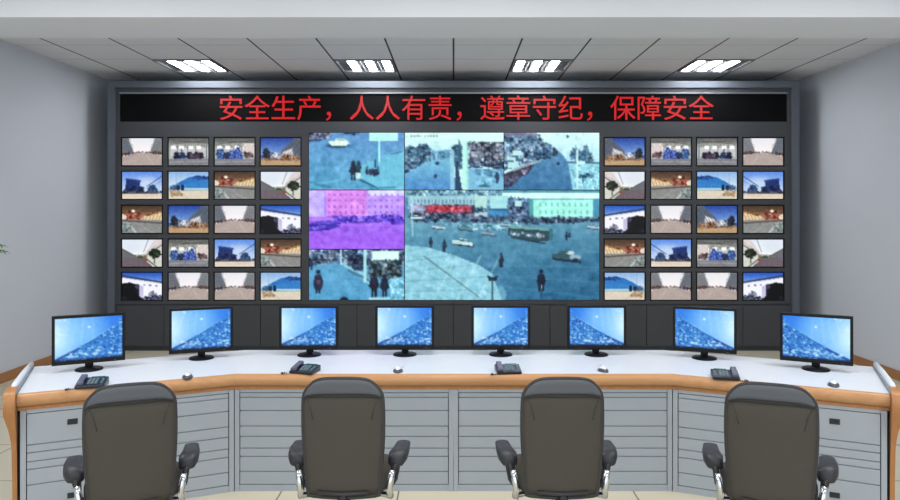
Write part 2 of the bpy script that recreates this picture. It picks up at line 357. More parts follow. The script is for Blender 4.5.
def pic_top_left():
    p = Pic(98, 60, (84, 150, 196)); p.grad(0, 1, (96, 146, 196), (84, 156, 190)); p.noise(8, 6).noise(7, 3)
    p.poly([(.5, .6), (.75, .42), (1, .32), (1, 1), (.74, 1), (.5, .8)], (112, 190, 212), .8); p.line(.6, .5, 1, .28, .01, (130, 196, 216), .6)
    p.tree([(0, 0), (.24, 0), (.22, .1), (.1, .12), (0, .15)], (110, 116, 140), 40); p.line(0, .15, .13, .13, .02, (30, 50, 86), .8); p.tree([(.34, 0), (.52, 0), (.5, .04), (.36, .05)], (40, 60, 104), 24)
    p.ell(.3, .23, .11, .045, (30, 66, 92), .9, .6); p.poly([(.2, .16), (.27, .15), (.29, .1), (.36, .1), (.4, .15), (.43, .19), (.38, .24), (.24, .23)], (212, 232, 220)); p.poly([(.28, .14), (.3, .1), (.36, .1), (.38, .145)], (150, 184, 190))
    p.rect(.63, 0, .925, .145, (178, 236, 228)); p.rect(.695, .15, .72, .58, (70, 144, 180), .8); p.rect(.722, .15, .745, .52, (168, 232, 236)); p.rect(.68, .46, .705, .62, (30, 80, 118))
    p.person(.465, .83, .34, (26, 40, 62)); p.person(.52, .74, .25, (24, 50, 72), (60, 90, 96)); p.rect(.49, .70, .545, .80, (200, 228, 218))
    p.tree([(.58, .65), (.7, .62), (.74, .72), (.7, .76), (.6, .72)], (34, 46, 76), 18); p.line(.61, .6, .6, .7, .015, (30, 46, 70)); p.line(.72, .6, .73, .72, .015, (30, 46, 70))
    p.line(.54, .82, .72, .97, .014, (26, 74, 104)); p.line(.72, .97, .9, .95, .01, (40, 96, 130)); p.line(0, .96, .5, .74, .016, (110, 184, 206), .5); p.line(0, .86, .22, .95, .03, (50, 112, 150), .6); p.line(0, .9, .3, .84, .012, (120, 196, 214), .5)
    p.rect(.1, .96, .6, 1, (130, 146, 206), .6); p.line(.86, .38, .97, .34, .008, (50, 96, 130))
    return p.noise(8, 2).noise(5).blur()
def pic_boulevard():
    p = Pic(98, 60, (198, 238, 238)); p.grad(0, .35, (210, 244, 236), (178, 222, 228))
    p.grad(.42, 1, (124, 190, 212), (74, 132, 188), p.pm([(0, .5), (.25, .42), (.48, .4), (.52, 1), (0, 1)])); p.tree([(.26, .32), (.48, .3), (.48, .44), (.3, .48)], (96, 146, 176), 24)
    p.tree([(0, .28), (.05, .22), (.11, .26), (.16, .2), (.22, .18), (.27, .3), (.29, .46), (.15, .56), (0, .64)], (74, 110, 134), 36); p.tree([(0, .52), (.2, .46), (.2, .54), (.1, .62), (0, .72)], (60, 96, 124), 50); p.noise(8, 3)
    p.tree([(.47, .24), (.58, .2), (.58, .66), (.5, .6)], (58, 96, 122), 26); p.rect(.46, .3, .5, 1, (150, 200, 218), .8); p.poly([(.51, .5), (.54, .6), (.58, 1), (.51, 1)], (34, 66, 96)); p.rect(.54, .12, .56, .6, (50, 96, 116), .8)
    p.rect(.585, .08, .64, 1, (178, 232, 220)); p.rect(.555, 0, .95, .145, (204, 246, 236)); p.rect(.62, .15, .64, 1, (130, 200, 206), .6)
    p.tree([(.645, .17), (1, .17), (1, .5), (.645, .5)], (96, 106, 122), 46); p.tree([(.645, .47), (1, .5), (1, .68), (.8, .6), (.645, .62)], (52, 72, 98), 34)
    p.rect(.645, .64, 1, 1, (112, 172, 204), .9); p.tree([(.645, .62), (1, .66), (1, .8), (.7, .72)], (90, 146, 176), 26); p.person(.93, .88, .2, (30, 62, 90)); p.ell(.8, .93, .06, .025, (50, 104, 116)); p.tree([(.68, .8), (.9, .78), (.9, .9), (.68, .9)], (120, 180, 206), 20)
    p.ell(.33, .535, .022, .028, (30, 54, 90)); p.ell(.31, .76, .016, .035, (28, 52, 92)); p.tree([(.2, .46), (.3, .46), (.28, .5), (.2, .5)], (70, 110, 140), 40)
    for x in (.06, .09, .12, .15, .2, .23, .26, .29, .32): p.rect(x, .045, x+.018, .08, (110, 140, 146), .8)
    return p.noise(7).blur()
def pic_avenue():
    p = Pic(98, 60, (198, 238, 238)); p.grad(0, .5, (204, 240, 238), (176, 220, 232))
    p.grad(.3, 1, (84, 136, 174), (54, 108, 150), p.pm([(.55, .3), (.62, .4), (.7, .6), (.73, 1), (0, 1), (0, .8), (.35, .5)])); p.tree([(0, 0), (.36, .03), (.42, .16), (.54, .28), (.58, .38), (.45, .46), (.3, .52), (0, .66)], (86, 118, 144), 40); p.rect(0, 0, .35, .07, (118, 108, 136), .7); p.noise(8, 4)
    p.tree([(.2, .34), (.5, .3), (.5, .44), (.3, .5)], (56, 86, 112), 34); p.rect(.04, .44, .15, .62, (176, 220, 222)); p.rect(.09, .32, .18, .4, (186, 224, 224)); p.rect(.12, .4, .15, .5, (50, 100, 120)); p.rect(.02, .48, .1, .52, (70, 110, 130))
    p.poly([(.06, .68), (.26, .54), (.32, .56), (.25, .72), (.1, .84), (0, .88), (0, .72)], (52, 50, 70)); p.poly([(.08, .64), (.26, .52), (.4, .46), (.38, .52), (.26, .58), (.1, .68)], (150, 176, 188), .8); p.tree([(.17, .66), (.26, .62), (.24, .7), (.18, .74)], (150, 150, 176), 30); p.tree([(0, .74), (.2, .72), (.1, .92), (0, .95)], (60, 66, 92), 24)
    p.tree([(.69, .36), (.75, .24), (.8, .34), (.86, .2), (.92, .4), (.93, .52), (.69, .48)], (74, 112, 138), 32); p.line(.865, .2, .865, .5, .008, (96, 140, 158)); p.line(.75, .22, .75, .48, .008, (96, 140, 158))
    p.poly([(.67, .5), (1, .52), (1, 1), (.72, 1)], (150, 208, 222)); p.line(.67, .52, 1, .53, .018, (52, 92, 116)); p.tree([(.7, .56), (1, .58), (1, .98), (.74, .98)], (146, 206, 222), 24); p.rect(.76, .3, .772, .98, (190, 230, 232))
    p.rect(.77, .5, .85, .55, (196, 232, 232)); p.tree([(.77, .72), (.94, .72), (.94, .78), (.78, .78)], (50, 96, 120), 24); p.line(.82, .75, .825, .86, .012, (40, 84, 110)); p.ell(.565, .54, .018, .03, (26, 50, 86)); p.ell(.665, .07, .014, .025, (40, 66, 84)); p.line(.66, .42, .72, 1, .01, (130, 180, 200), .5)
    return p.noise(7).blur()
def pic_purple():
    p = Pic(98, 62, (150, 98, 226)); p.grad(0, .5, (196, 156, 244), (164, 108, 230)); p.rect(0, .02, .17, .45, (184, 168, 244)); p.rect(.18, 0, .6, .44, (206, 136, 226)); p.rect(.6, .08, .95, .44, (182, 148, 240)); p.rect(.62, 0, 1, .1, (206, 208, 250)); p.noise(10, 4)
    for j in range(4):
        for k in range(13):
            x = .2+k*.06; p.rect(x, .06+.1*j, x+.022, .10+.1*j, (140, 76, 184), .6)
    p.line(.17, .02, .17, .44, .012, (130, 110, 220), .8); p.tree([(.2, .44), (.95, .42), (1, .52), (.75, .56), (.3, .54)], (100, 72, 200), 34); p.poly([(0, .58), (.06, .54), (.22, .52), (.34, .55), (.32, .62), (.2, .68), (0, .7)], (64, 46, 168)); p.line(.05, .56, .3, .545, .015, (120, 110, 220), .7); p.tree([(0, .6), (.2, .6), (.2, .66), (0, .68)], (84, 60, 180), 30)
    p.tree([(.82, .52), (1, .52), (1, .58), (.86, .58)], (88, 60, 190), 26); p.rect(0, .46, .3, .52, (180, 140, 236), .5); p.line(.42, .54, .75, .54, .012, (72, 40, 140), .8)
    p.rect(0, .74, 1, 1, (154, 94, 226), .7); p.line(.3, .585, .9, .6, .01, (176, 120, 238)); return p.noise(8, 3).noise(6).blur()
def pic_crowd():
    p = Pic(98, 52, (88, 156, 194)); p.grad(0, 1, (96, 162, 196), (84, 152, 192)); p.noise(8, 4); p.tree([(0, 0), (1, 0), (1, .26), (.6, .34), (.3, .26), (0, .34)], (76, 98, 124), 46)
    p.poly([(.33, .28), (.44, .26), (.66, .62), (.64, .7)], (150, 206, 218), .8); p.tree([(.4, .3), (.46, .16), (.58, .16), (.6, .4), (.5, .44)], (44, 62, 88), 30); p.line(.42, .42, .62, .6, .03, (60, 100, 130), .8); p.rect(.575, 0, .6, .66, (160, 212, 218)); p.rect(.33, 0, .35, .3, (160, 204, 214)); p.rect(.66, .03, .94, .22, (206, 242, 230))
    p.tree([(.62, .22), (.97, .22), (.97, .58), (.62, .56)], (58, 78, 88), 36); p.tree([(.85, .55), (1, .55), (1, 1), (.85, 1)], (120, 184, 208), 24)
    p.person(.68, .95, .5, (24, 34, 52), (60, 40, 70)); p.person(.79, .95, .46, (26, 38, 56)); p.person(.1, .86, .46, (28, 42, 66), (100, 60, 90)); p.ell(.1, .68, .05, .13, (30, 44, 68)); p.rect(.085, .6, .12, .7, (110, 64, 94), .8); p.ell(.37, .99, .045, .06, (22, 34, 54)); p.line(.64, .97, .84, .96, .03, (150, 204, 218)); p.person(.03, .4, .2, (36, 56, 84))
    return p.noise(7).blur()
def pic_square():
    p = Pic(200, 114, (74, 140, 172)); p.grad(.25, 1, (104, 158, 178), (46, 104, 142)); p.ell(.62, .6, .5, .3, (64, 120, 150), .5, 1); p.ell(.95, .85, .3, .3, (36, 90, 124), .5, 1)
    p.tree([(0, 0), (.5, 0), (.5, .05), (0, .06)], (104, 146, 164), 40); p.rect(.5, .03, 1, .075, (200, 242, 232)); p.rect(.5, 0, 1, .03, (80, 140, 160)); p.rect(.02, .05, .5, .14, (150, 192, 204))
    for k in range(25): p.rect(.03+k*.018, .085, .038+k*.018, .12, (84, 126, 152), .8)
    p.tree([(.03, .13), (.37, .13), (.37, .28), (.03, .28)], (74, 80, 104), 34); p.tree([(.11, .145), (.34, .14), (.34, .2), (.11, .205)], (158, 54, 74), 34); p.tree([(.12, .16), (.26, .15), (.26, .185), (.12, .19)], (188, 74, 90), 40); p.tree([(.02, .12), (.1, .12), (.1, .2), (.02, .2)], (140, 150, 180), 34)
    p.rect(.36, .05, .42, .17, (176, 218, 212)); p.rect(.44, .05, .53, .17, (160, 214, 218)); p.rect(.44, .19, .53, .24, (70, 140, 190)); p.line(.44, .18, .53, .18, .008, (40, 90, 130)); p.rect(.36, .2, .425, .245, (180, 196, 214)); p.tree([(.36, .16), (.44, .16), (.44, .2), (.36, .2)], (60, 100, 120), 30)
    p.tree([(.53, .06), (.64, .08), (.64, .26), (.53, .26)], (74, 100, 132), 40); p.rect(.565, .1, .6, .15, (180, 220, 224)); p.rect(.655, .085, .965, .25, (160, 232, 218)); p.rect(.64, .1, .66, .25, (80, 160, 160))
    for k in range(9):
        x = .69+.03*k; p.rect(x, .115, x+.01, .15, (104, 184, 180), .8); p.rect(x, .185, x+.01, .22, (104, 184, 180), .8)
    p.tree([(.02, .235), (.62, .24), (1, .25), (1, .29), (.62, .31), (.02, .29)], (54, 78, 102), 40); p.tree([(.1, .29), (.6, .3), (.6, .37), (.3, .36)], (106, 156, 176), 26); p.noise(7, 5).noise(5, 3)
    for k in range(5): p.line(.45, .5+.09*k, 1, .42+.14*k, .012, (90, 150, 176), .25)
    p.car(.175, .335, .07, (170, 200, 208)); p.car(.31, .345, .075, (90, 136, 140)); p.car(.43, .39, .075, (126, 156, 176)); p.car(.3, .475, .105, (196, 220, 216)); p.car(.52, .315, .06, (140, 176, 190), sl=0); p.car(.97, .335, .07, (166, 186, 204)); p.car(.06, .25, .06, (196, 222, 226), sl=0)
    p.poly([(.53, .335), (.74, .36), (.74, .46), (.66, .475), (.53, .41)], (42, 72, 84)); p.poly([(.53, .325), (.74, .35), (.74, .37), (.53, .345)], (110, 160, 156)); p.tree([(.54, .38), (.72, .4), (.72, .44), (.54, .41)], (116, 136, 146), 44); p.poly([(.74, .35), (.76, .355), (.76, .45), (.74, .46)], (44, 104, 110), .8); p.line(.55, .43, .72, .485, .01, (24, 46, 62), .7)
    p.car(.83, .6, .15, (52, 84, 92), (20, 34, 54), (60, 86, 90)); p.poly([(.84, .55), (.875, .56), (.86, .59), (.83, .58)], (176, 200, 206)); p.ell(.875, .61, .03, .025, (140, 172, 190)); p.ell(.875, .63, .015, .012, (24, 40, 66))
    for x, y, hh in ((.135, .53, .1), (.205, .56, .11), (.495, .7, .13), (.83, .46, .08), (.79, .3, .07), (.815, .3, .06), (.845, .43, .05)): p.person(x, y, hh, (28, 44, 66))
    p.person(.7, .92, .2, (18, 30, 54), (30, 50, 76)); p.ell(.7, .84, .02, .05, (20, 32, 56)); p.rect(.698, .86, .705, .9, (170, 196, 204)); p.line(.7, .9, .7, .98, .008, (30, 76, 100))
    q = [(0, .5), (.12, .52), (.25, .59), (.38, .68), (.45, .76), (.5, 1), (0, 1)]; m = p.pm(q); p.put(m.astype(float), (148, 204, 218), .9)
    for k in range(11): p.line(.0, .56+.09*k, .46, .42+.12*k, .005, (90, 142, 164), .5)
    for k in range(9): p.line(.0, .56+.12*k, .5, .98+.1*k, .004, (100, 156, 178), .5)
    for x in (.15, .27, .37): p.line(x, 1.0, x+.12, .6, .01, (190, 228, 232), .35)
    p.line(.1, .6, .38, .97, .006, (94, 120, 130)); p.noise(9, 2, m.astype(float)); p.noise(8, 4, m.astype(float))
    p.line(.035, .05, .042, .42, .006, (170, 214, 226)); p.poly([(.425, .77), (.445, .79), (.465, .785), (.482, .77), (.47, .825), (.43, .825)], (26, 50, 68)); p.rect(.445, .82, .457, 1, (64, 100, 112)); p.ell(.49, .95, .03, .08, (150, 200, 214), .5)
    return p.noise(6).blur()
def pic_wallpaper(w):
    p = Pic(w, 50, (90, 170, 240)); X, Y = p.X, p.Y
    t = np.clip(X*.8+.2-Y*.2, 0, 1)[..., None]; p.a = (1-t)*np.array((140, 200, 248))+t*np.array((52, 130, 232))
    p.ell(.0, .42, .26, .42, (214, 244, 250), .95, 1.3); p.ell(.42, .32, .26, .4, (150, 208, 252), .7, 1.2)
    for k, al in ((0, .5), (.1, .3), (.2, .4), (.33, .3)): p.line(.22+k, 0, .1+k*1.4, .6, .03, (200, 236, 255), al*.5)
    pts = [(0, .97)]+[(x, .95-.62*x**1.0-.22*x*x) for x in np.linspace(.05, 1, 12)]+[(1, 1), (0, 1)]
    m = p.pm(pts).astype(float); p.put(m, (44, 118, 196), .7)
    n = rng.normal(0, 1, (50, w)); n2 = np.repeat(np.repeat(rng.normal(0, 1, (25, -(-w//2))), 2, 0), 2, 1)[:50, :w]
    sp = np.clip((n*.6+n2*.7)-.55, 0, 1)*m; p.put(sp, (190, 236, 250), .9); p.put(np.clip(-(n*.6+n2*.7)-.7, 0, 1)*m, (16, 66, 150), .8)
    p.line(0, .97, .34, .74, .035, (24, 62, 150), .8); p.line(.34, .72, .68, .48, .02, (28, 96, 176), .6); p.line(.4, .64, .95, .2, .01, (170, 222, 250), .6)
    for _ in range(26):
        x = rng.uniform(.12, .97); y = rng.uniform(.78, .92); p.ell(x, y, rng.uniform(.01, .035), rng.uniform(.012, .03), (212, 238, 252), .75, .8)
    for y in np.linspace(.1, .9, 12): p.ell(.965, y, .012, .018, (190, 226, 250), .6)
    p.ell(.5, .24, .018, .03, (236, 250, 255)); p.blobs(6, .04, .03, .25, .1, .014, [(226, 242, 255)], .8); p.blobs(3, .04, .1, .08, .9, .012, [(236, 246, 255)], .7)
    p.rect(0, .955, 1, 1, (40, 66, 110)); p.blobs(16, 0, .965, 1, 1, .012, [(160, 184, 214)], .7)
    p.a = (p.a-128)*1.12+118
    return p.noise(4).blur()

# ---------------------------------------------------------------- the room
WX = 4.705; YB = 9.645; ZC = CZ+1.773; Y0 = -1.6
def struct(name, mb, m, **k): return tag(mb.build(name, m, **k), kind='structure')
T = .15
struct('floor', MB().box((0, (Y0+YB)/2, -.05), (2*WX+2*T, YB-Y0+T, .1)), M_['floor'])
bpy.data.objects['floor'].data.transform(Matrix.Identity(4))
struct('ceiling', MB().box((0, (Y0+YB)/2, ZC+.05), (2*WX+2*T, YB-Y0+T, .1)), M_['ceil'])
struct('wall_left', MB().box((-WX-T/2, (Y0+YB)/2, ZC/2), (T, YB-Y0, ZC)), M_['wall'])
struct('wall_right', MB().box((WX+T/2, (Y0+YB)/2, ZC/2), (T, YB-Y0, ZC)), M_['wall'])
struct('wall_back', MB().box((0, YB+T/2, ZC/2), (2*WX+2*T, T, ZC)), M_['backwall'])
struct('trim_1', MB().box((0, (5.50+6.17)/2, (3.3+ZC)/2), (2*WX, 6.17-5.50, ZC-3.3)), M_['beam'])
for s, n in ((-1, 'baseboard_left'), (1, 'baseboard_right')):
    struct(n, MB().box((s*(WX-.011), (Y0+YB)/2, .052), (.022, YB-Y0, .104), bevel=.003), M_['base'])
struct('baseboard_back', MB().box((0, YB-.011, .052), (2*WX-.05, .022, .104)), M_['base'])

# ceiling troffers
def make_light(label, x0, sg):
    t = thing('ceiling_light', label, 'ceiling light', (x0+.3555, 8.66, ZC), group='recessed three-strip ceiling lights')
    w = .69
    f = MB()
    for sx in (-1, 1): f.box((sx*(w/2-.012), 0, -.008), (.024, w, .02))
    for sy in (-1, 1): f.box((0, sy*(w/2-.012), -.008), (w-.04, .024, .02))
    f.build('frame', M_['lframe'], t)
    r = MB().box((0, 0, -.0015), (w-.04, w-.04, .003))
    r.build('reflector', M_['reflector'], t)
    for k in (-1, 0, 1):
        MB().box((k*.205+.055*sg, 0, -.008), (.088, w-.07, .012), bevel=.003).build('light_strip', M_['tube'], t)
    for k in (-1.5, -.5, .5, 1.5):
        if abs(k) < 1: MB().box((k*.205+.055*sg, 0, -.012), (.012, w-.06, .02)).build('louvre_blade', M_['lframe'], t)
    return t
for k, lab in ((-5, 'recessed ceiling light with three bright strips, nearest the left wall'),
               (-2, 'recessed ceiling light with three bright strips, second from the left wall, left of centre'),
               (1, 'recessed ceiling light with three bright strips, second from the right wall, right of centre'),
               (4, 'recessed ceiling light with three bright strips, nearest the right wall')):
    make_light(lab, k*.711, 1 if k < 0 else -1)

# ---------------------------------------------------------------- video wall cabinet
YC = 9.03; SC = F/YC
def vx(px): return (px-VX)/SC
def vz(py): return CZ-(py-HY)/SC
cab = thing('video_wall_cabinet', 'dark grey full-width cabinet against the back wall holding all the wall screens', 'cabinet', (0, YC, 0))
FD = .55
fr = MB()
xl, xr, xli, xri, zt, zti = vx(108.6), vx(798.4), vx(115.6), vx(791.4), vz(81.5), vz(88)
fr.box(((xl+xli)/2, FD/2-.03, zt/2), (xli-xl, FD, zt)); fr.box(((xr+xri)/2, FD/2-.03, zt/2), (xr-xri, FD, zt))
fr.box((0.5*(xl+xr), FD/2-.03, (zt+zti)/2), (xri-xli, FD, zt-zti))
fr.build('surround_frame', M_['frame'], cab)
# face with openings: strips around each opening
left_cols = [(121.6, 162), (168.4, 208.3), (214.4, 254.6), (260.5, 300.6)]
right_cols = [(604.5, 645), (651, 691.3), (697, 737.4), (743.2, 783.6)]
rows = [(137.8, 165.6), (171.7, 199), (205.5, 233.2), (239.3, 267), (272.7, 299.9)]
BX0, BX1, BY0, BY1 = 308.6, 599.8, 132.3, 300.3
D = .12   # thickness of the face
def slab(mb, px0, px1, py0, py1, y=0, d=D):
    a, b, c, e = vx(px0), vx(px1), vz(py1), vz(py0); mb.box(((a+b)/2, y+d/2, (c+e)/2), (b-a, d, e-c))
# one sheet with an opening cut for the sign, the big wall and every small screen
holes = [(119.8, 787.2, 92.3, 121.6), (BX0, BX1, BY0, BY1)]+[(c[0]-1, c[1]+1, r[0]-1, r[1]+1) for c in left_cols+right_cols for r in rows]
gx = sorted({115.6, 791.4} | {h[0] for h in holes} | {h[1] for h in holes}); gy = sorted({88, BY1+1.05} | {h[2] for h in holes} | {h[3] for h in holes})
solid = [[not any(h[0] < (gx[i]+gx[i+1])/2 < h[1] and h[2] < (gy[j]+gy[j+1])/2 < h[3] for h in holes) for j in range(len(gy)-1)] for i in range(len(gx)-1)]
face = MB(); FV = {}
def fv(i, j, k):
    if (i, j, k) not in FV: FV[i, j, k] = face.bm.verts.new((vx(gx[i]), D*k, vz(gy[j])))
    return FV[i, j, k]
def is_solid(i, j): return 0 <= i < len(gx)-1 and 0 <= j < len(gy)-1 and solid[i][j]
for i in range(len(gx)-1):
    for j in range(len(gy)-1):
        if not solid[i][j]: continue
        for k in (0, 1): face.bm.faces.new((fv(i, j, k), fv(i+1, j, k), fv(i+1, j+1, k), fv(i, j+1, k)))
        for di, dj, p, q in ((-1, 0, (i, j), (i, j+1)), (1, 0, (i+1, j), (i+1, j+1)), (0, -1, (i, j), (i+1, j)), (0, 1, (i, j+1), (i+1, j+1))):
            if not is_solid(i+di, j+dj): face.bm.faces.new((fv(*p, 0), fv(*q, 0), fv(*q, 1), fv(*p, 1)))
face.build('face_panel', M_['dark'], cab)
rail = MB(); slab(rail, 115.6, 791.4, BY1+1.05, 304.5); rail.build('lower_rail', M_['dark'], cab)
MB().box((0, .30, zt/2), (xri-xli, .02, zt-.1)).build('back_panel', M_['darker'], cab)
n = 14; w = (791.4-115.6)/n
for k in range(n):
    m = MB(); a, b = vx(115.6+k*w), vx(115.6+(k+1)*w)
    m.box(((a+b)/2, .02, (vz(305.2)+.06)/2), (b-a-.005, .04, vz(305.2)-.06), bevel=.004)
    m.build('door', M_['dark'], cab)
MB().box((0.5*(xli+xri), .06, .03), (xri-xli, .08, .06)).build('plinth', M_['darker'], cab)
MB().box((0.5*(xli+xri), .07, (vz(305.2)+.06)/2), (xri-xli, .02, vz(305.2)-.06)).build('carcass', M_['darker'], cab)

# LED sign
led = thing('led_sign', 'long black LED sign with red Chinese characters above the wall screens', 'sign', (0.5*(vx(120)+vx(787)), YC, vz(107)))
lx = led.location
LW, LH = vx(787)-vx(120), vz(92.5)-vz(121.4)
MB().box((0, .06, 0), (LW, .10, LH-.002), bevel=.004).build('housing', M_['ledblack'], led)
h = MB(); h.box((0, -.004, LH/2-.008), (LW, .03, .016)); h.build('top_rail', M_['silver'], led)
text = '安全生产，人人有责，遵章守纪，保障安全'
pitch = (vx(713.5)-vx(219.5))/len(text); ez0, ez1 = vz(119.8)-lx.z, vz(95.6)-lx.z
for i, chx in enumerate(text):          # each character is a part of the sign, set on an even pitch
    cu = bpy.data.curves.new('sign_text', 'FONT'); cu.body = chx; cu.size = 1; cu.extrude = .004; cu.offset = 0; cu.resolution_u = 3
    to = bpy.data.objects.new('sign_text_source', cu); C.objects.link(to); bpy.context.view_layer.update()
    me = bpy.data.meshes.new_from_object(to.evaluated_get(bpy.context.evaluated_depsgraph_get())); bpy.data.objects.remove(to)
    for v in me.vertices:
        x, y, z = v.co
        v.co = (vx(217.9)-lx.x+(i+x)*pitch*1.005, 0.0 if z > 0 else .012, ez0+(y+.077)/.92*(ez1-ez0))
    me.materials.clear(); me.materials.append(M_['ledred']); me.name = 'character'; me.update()
    tx = bpy.data.objects.new('character', me); C.objects.link(tx); tx.parent = led; tx.location.y = -.002
    if i == 0: tx['label'] = 'glowing red Chinese character'

# small surveillance screens
SW, SH = vx(162)-vx(121.6), vz(137.8)-vz(165.6)
kinds = {
 'A': (pic_street, 'a pale street'), 'B': (lambda: pic_hall(False), 'dark machines in a hall'),
 'C': (lambda: pic_hall(True), 'blue machines in a hall'), 'D': (pic_yard, 'a tan yard'),
 'E': (pic_truck, 'a dark blue structure'), 'F': (pic_blue_hall, 'a bright blue building'),
 'G': (pic_workshop, 'a brown-roofed workshop'), 'H': (pic_tree, 'a round dark tree'),
 'I': (pic_white_building, 'a white building')}
pm = {}
for k, (fn, _) in kinds.items():
    p = fn(); pm[k, 0] = p.mesh('picture', SW-.012, SH-.012); pm[k, 1] = p.mesh('picture', SW-.012, SH-.012, True)
def screen_unit_mesh():
    m = MB()
    W, H, b, d = SW+.018, SH+.018, .013, .07
    for sx in (-1, 1): m.box((sx*(W/2-b/2), d/2, 0), (b, d, H))
    for sz in (-1, 1): m.box((0, d/2, sz*(H/2-b/2)), (W-2*b, d, b))
    m.box((0, d-.01, 0), (W-2*b, .02, H-2*b))
    return m
proto = None
gridL = ['ABCD', 'EFGH', 'GDAI', 'HCEG', 'IAAF']
rn = ['top row', 'second row', 'middle row', 'fourth row', 'bottom row']
cnL = ['leftmost column', 'second column from left', 'third column from left', 'column left of video wall']
cnR = ['column right of video wall', 'third column from right', 'second column from right', 'rightmost column']
for side, cols, cn in (('left', left_cols, cnL), ('right', right_cols, cnR)):
    for r in range(5):
        for c in range(4):
            k = gridL[r][c] if side == 'left' else gridL[r][3-c]
            cx = (vx(cols[c][0])+vx(cols[c][1]))/2; cz = (vz(rows[r][0])+vz(rows[r][1]))/2
            lab = 'small screen showing %s, %s, %s' % (kinds[k][1], rn[r], cn[c])
            t = thing('surveillance_monitor', lab, 'screen', (cx, YC, cz), group='small surveillance screens on the %s' % side)
            if proto is None:
                proto = screen_unit_mesh().build('bezel', M_['black'], t)
            else:
                b = proto.copy(); C.objects.link(b); b.parent = t
            s = bpy.data.objects.new('screen', pm[k, 0 if side == 'left' else 1]); C.objects.link(s); s.parent = t; s.location = (0, .006, 0)

# big video wall
def big(px0, px1, py0, py1, pic, label):
    a, b, c, e = vx(px0), vx(px1), vz(py1), vz(py0); pic.a = (pic.a-128)*1.14+134
    t = thing('video_wall_display', label, 'screen', ((a+b)/2, YC, (c+e)/2), group='displays of the big video wall')
    W, H = b-a, e-c
    MB().box((0, .05, 0), (W-.001, .08, H-.001)).build('housing', M_['black'], t)
    s = bpy.data.objects.new('screen', pic.mesh('picture', W-.010, H-.010)); C.objects.link(s); s.parent = t; s.location = (0, .008, 0)
big(BX0, 404.5, BY0, 190, pic_top_left(), 'video wall display showing a blue street, a white car and a sign post, top left')
big(404.5, 504, BY0, 190, pic_boulevard(), 'video wall display showing a boulevard split by a white post, top middle')
big(504, BX1, BY0, 190, pic_avenue(), 'video wall display showing a dark blue avenue lined with bare trees, top right')
big(BX0, 404.5, 190, 249.3, pic_purple(), 'purple-tinted video wall display showing a long building and a square, middle left')
big(BX0, 404.5, 249.3, BY1, pic_crowd(), 'video wall display showing a rider and two standing people, bottom left')
big(404.5, BX1, 190, BY1, pic_square(), 'largest video wall display, showing a blue city crossing with a green bus')

# ---------------------------------------------------------------- console
ZT = .75; TH = .078
FB = 1.395; YF = 4.50                       # front bend
wd = Vector((1.083, -.49, 0)); L = wd.length; wd.normalize(); th = math.atan2(.49, 1.083); DEP = .80
def wing(s):            # local frame of a wing: u outward along the front edge, v away from the user
    u = Vector((s*wd.x, wd.y, 0)); v = Vector((s*.49/1.1887, 1.083/1.1887, 0)); return u, v
bx = FB+DEP*math.tan(th/2)
def outline(inset_front=0.0, inset_end=0.0):
    """plan of the worktop, left to right along the front, back along the rear"""
    fb = FB-inset_front*-math.tan(th/2)
    pts = []
    uL, vL = wing(-1); uR, vR = wing(1)
    o = Vector((-FB, YF, 0)); oR = Vector((FB, YF, 0))
    k = inset_front
    bl = Vector((-FB-k*math.tan(th/2), YF+k, 0)); br = Vector((FB+k*math.tan(th/2), YF+k, 0))
    el = o+uL*(L-inset_end)+vL*k; er = oR+uR*(L-inset_end)+vR*k
    kb = DEP
    return [el, bl, br, er], [oR+uR*(L-inset_end)+vR*kb, Vector((bx, YF+kb, 0)), Vector((-bx, YF+kb, 0)), o+uL*(L-inset_end)+vL*kb]
wt = thing('console_worktop', 'long white angled worktop with brown wooden front edge carrying eight monitors', 'desk', (0, 4.9, 0))
def rel(p, z): return Vector((p.x, p.y-4.9, z))
fpts, bpts = outline(.035, 0)
for q, (a, b) in enumerate(((0, 1), (1, 2), (2, 3))):     # three worktop sections
    A, B, Cc, Dd = fpts[a], fpts[b], bpts[3-b], bpts[3-a]
    m = MB(); m.prism([rel(A, ZT-.03), rel(B, ZT-.03), rel(Cc, ZT-.03), rel(Dd, ZT-.03)], (0, 0, .03))
    m.build('worktop_section', M_['top'], wt)
# wooden nosing: rounded profile swept along the front
prof = []
R = .022
prof = [(.04, ZT-.0005), (.022, ZT+.001), (.010, ZT-.004), (.002, ZT-.014), (-.003, ZT-.028), (-.004, ZT-.044), (.002, ZT-.058), (.012, ZT-.070), (.030, ZT-.078), (.05, ZT-.078), (.05, ZT-.0305), (.04, ZT-.0305)]
def sweep_front(prof, seg, ext=0):
    uL, vL = wing(-1); uR, vR = wing(1)
    def ring(i):
        out = []
        for k, z in prof:
            if i == 0: p = Vector((-FB, YF, 0))+uL*L+vL*k
            elif i == 1: p = Vector((-FB-k*math.tan(th/2), YF+k, 0))
            elif i == 2: p = Vector((FB+k*math.tan(th/2), YF+k, 0))
            else: p = Vector((FB, YF, 0))+uR*L+vR*k
            out.append(rel(p, z))
        return out
    m = MB(); A = [m.bm.verts.new(p) for p in ring(seg)]; B = [m.bm.verts.new(p) for p in ring(seg+1)]; n = len(prof)
    for j in range(n): m.bm.faces.new((A[j], A[(j+1) % n], B[(j+1) % n], B[j]))
    m.bm.faces.new(A[::-1]); m.bm.faces.new(B); return m
for seg in range(3):
    o = sweep_front(prof, seg).build('wooden_front_edge', M_['wood'], wt); o['label'] = 'brown wooden front edge'
    for p in o.data.polygons: p.use_smooth = True
    md = o.modifiers.new('edges', 'EDGE_SPLIT'); md.split_angle = math.radians(35)
for seg in range(3):
    pr = [(.028, ZT-.0785), (.028, ZT-.098), (.06, ZT-.098), (.06, ZT-.0785)]
    sweep_front(pr, seg).build('under_rail', M_['woodz'], wt)

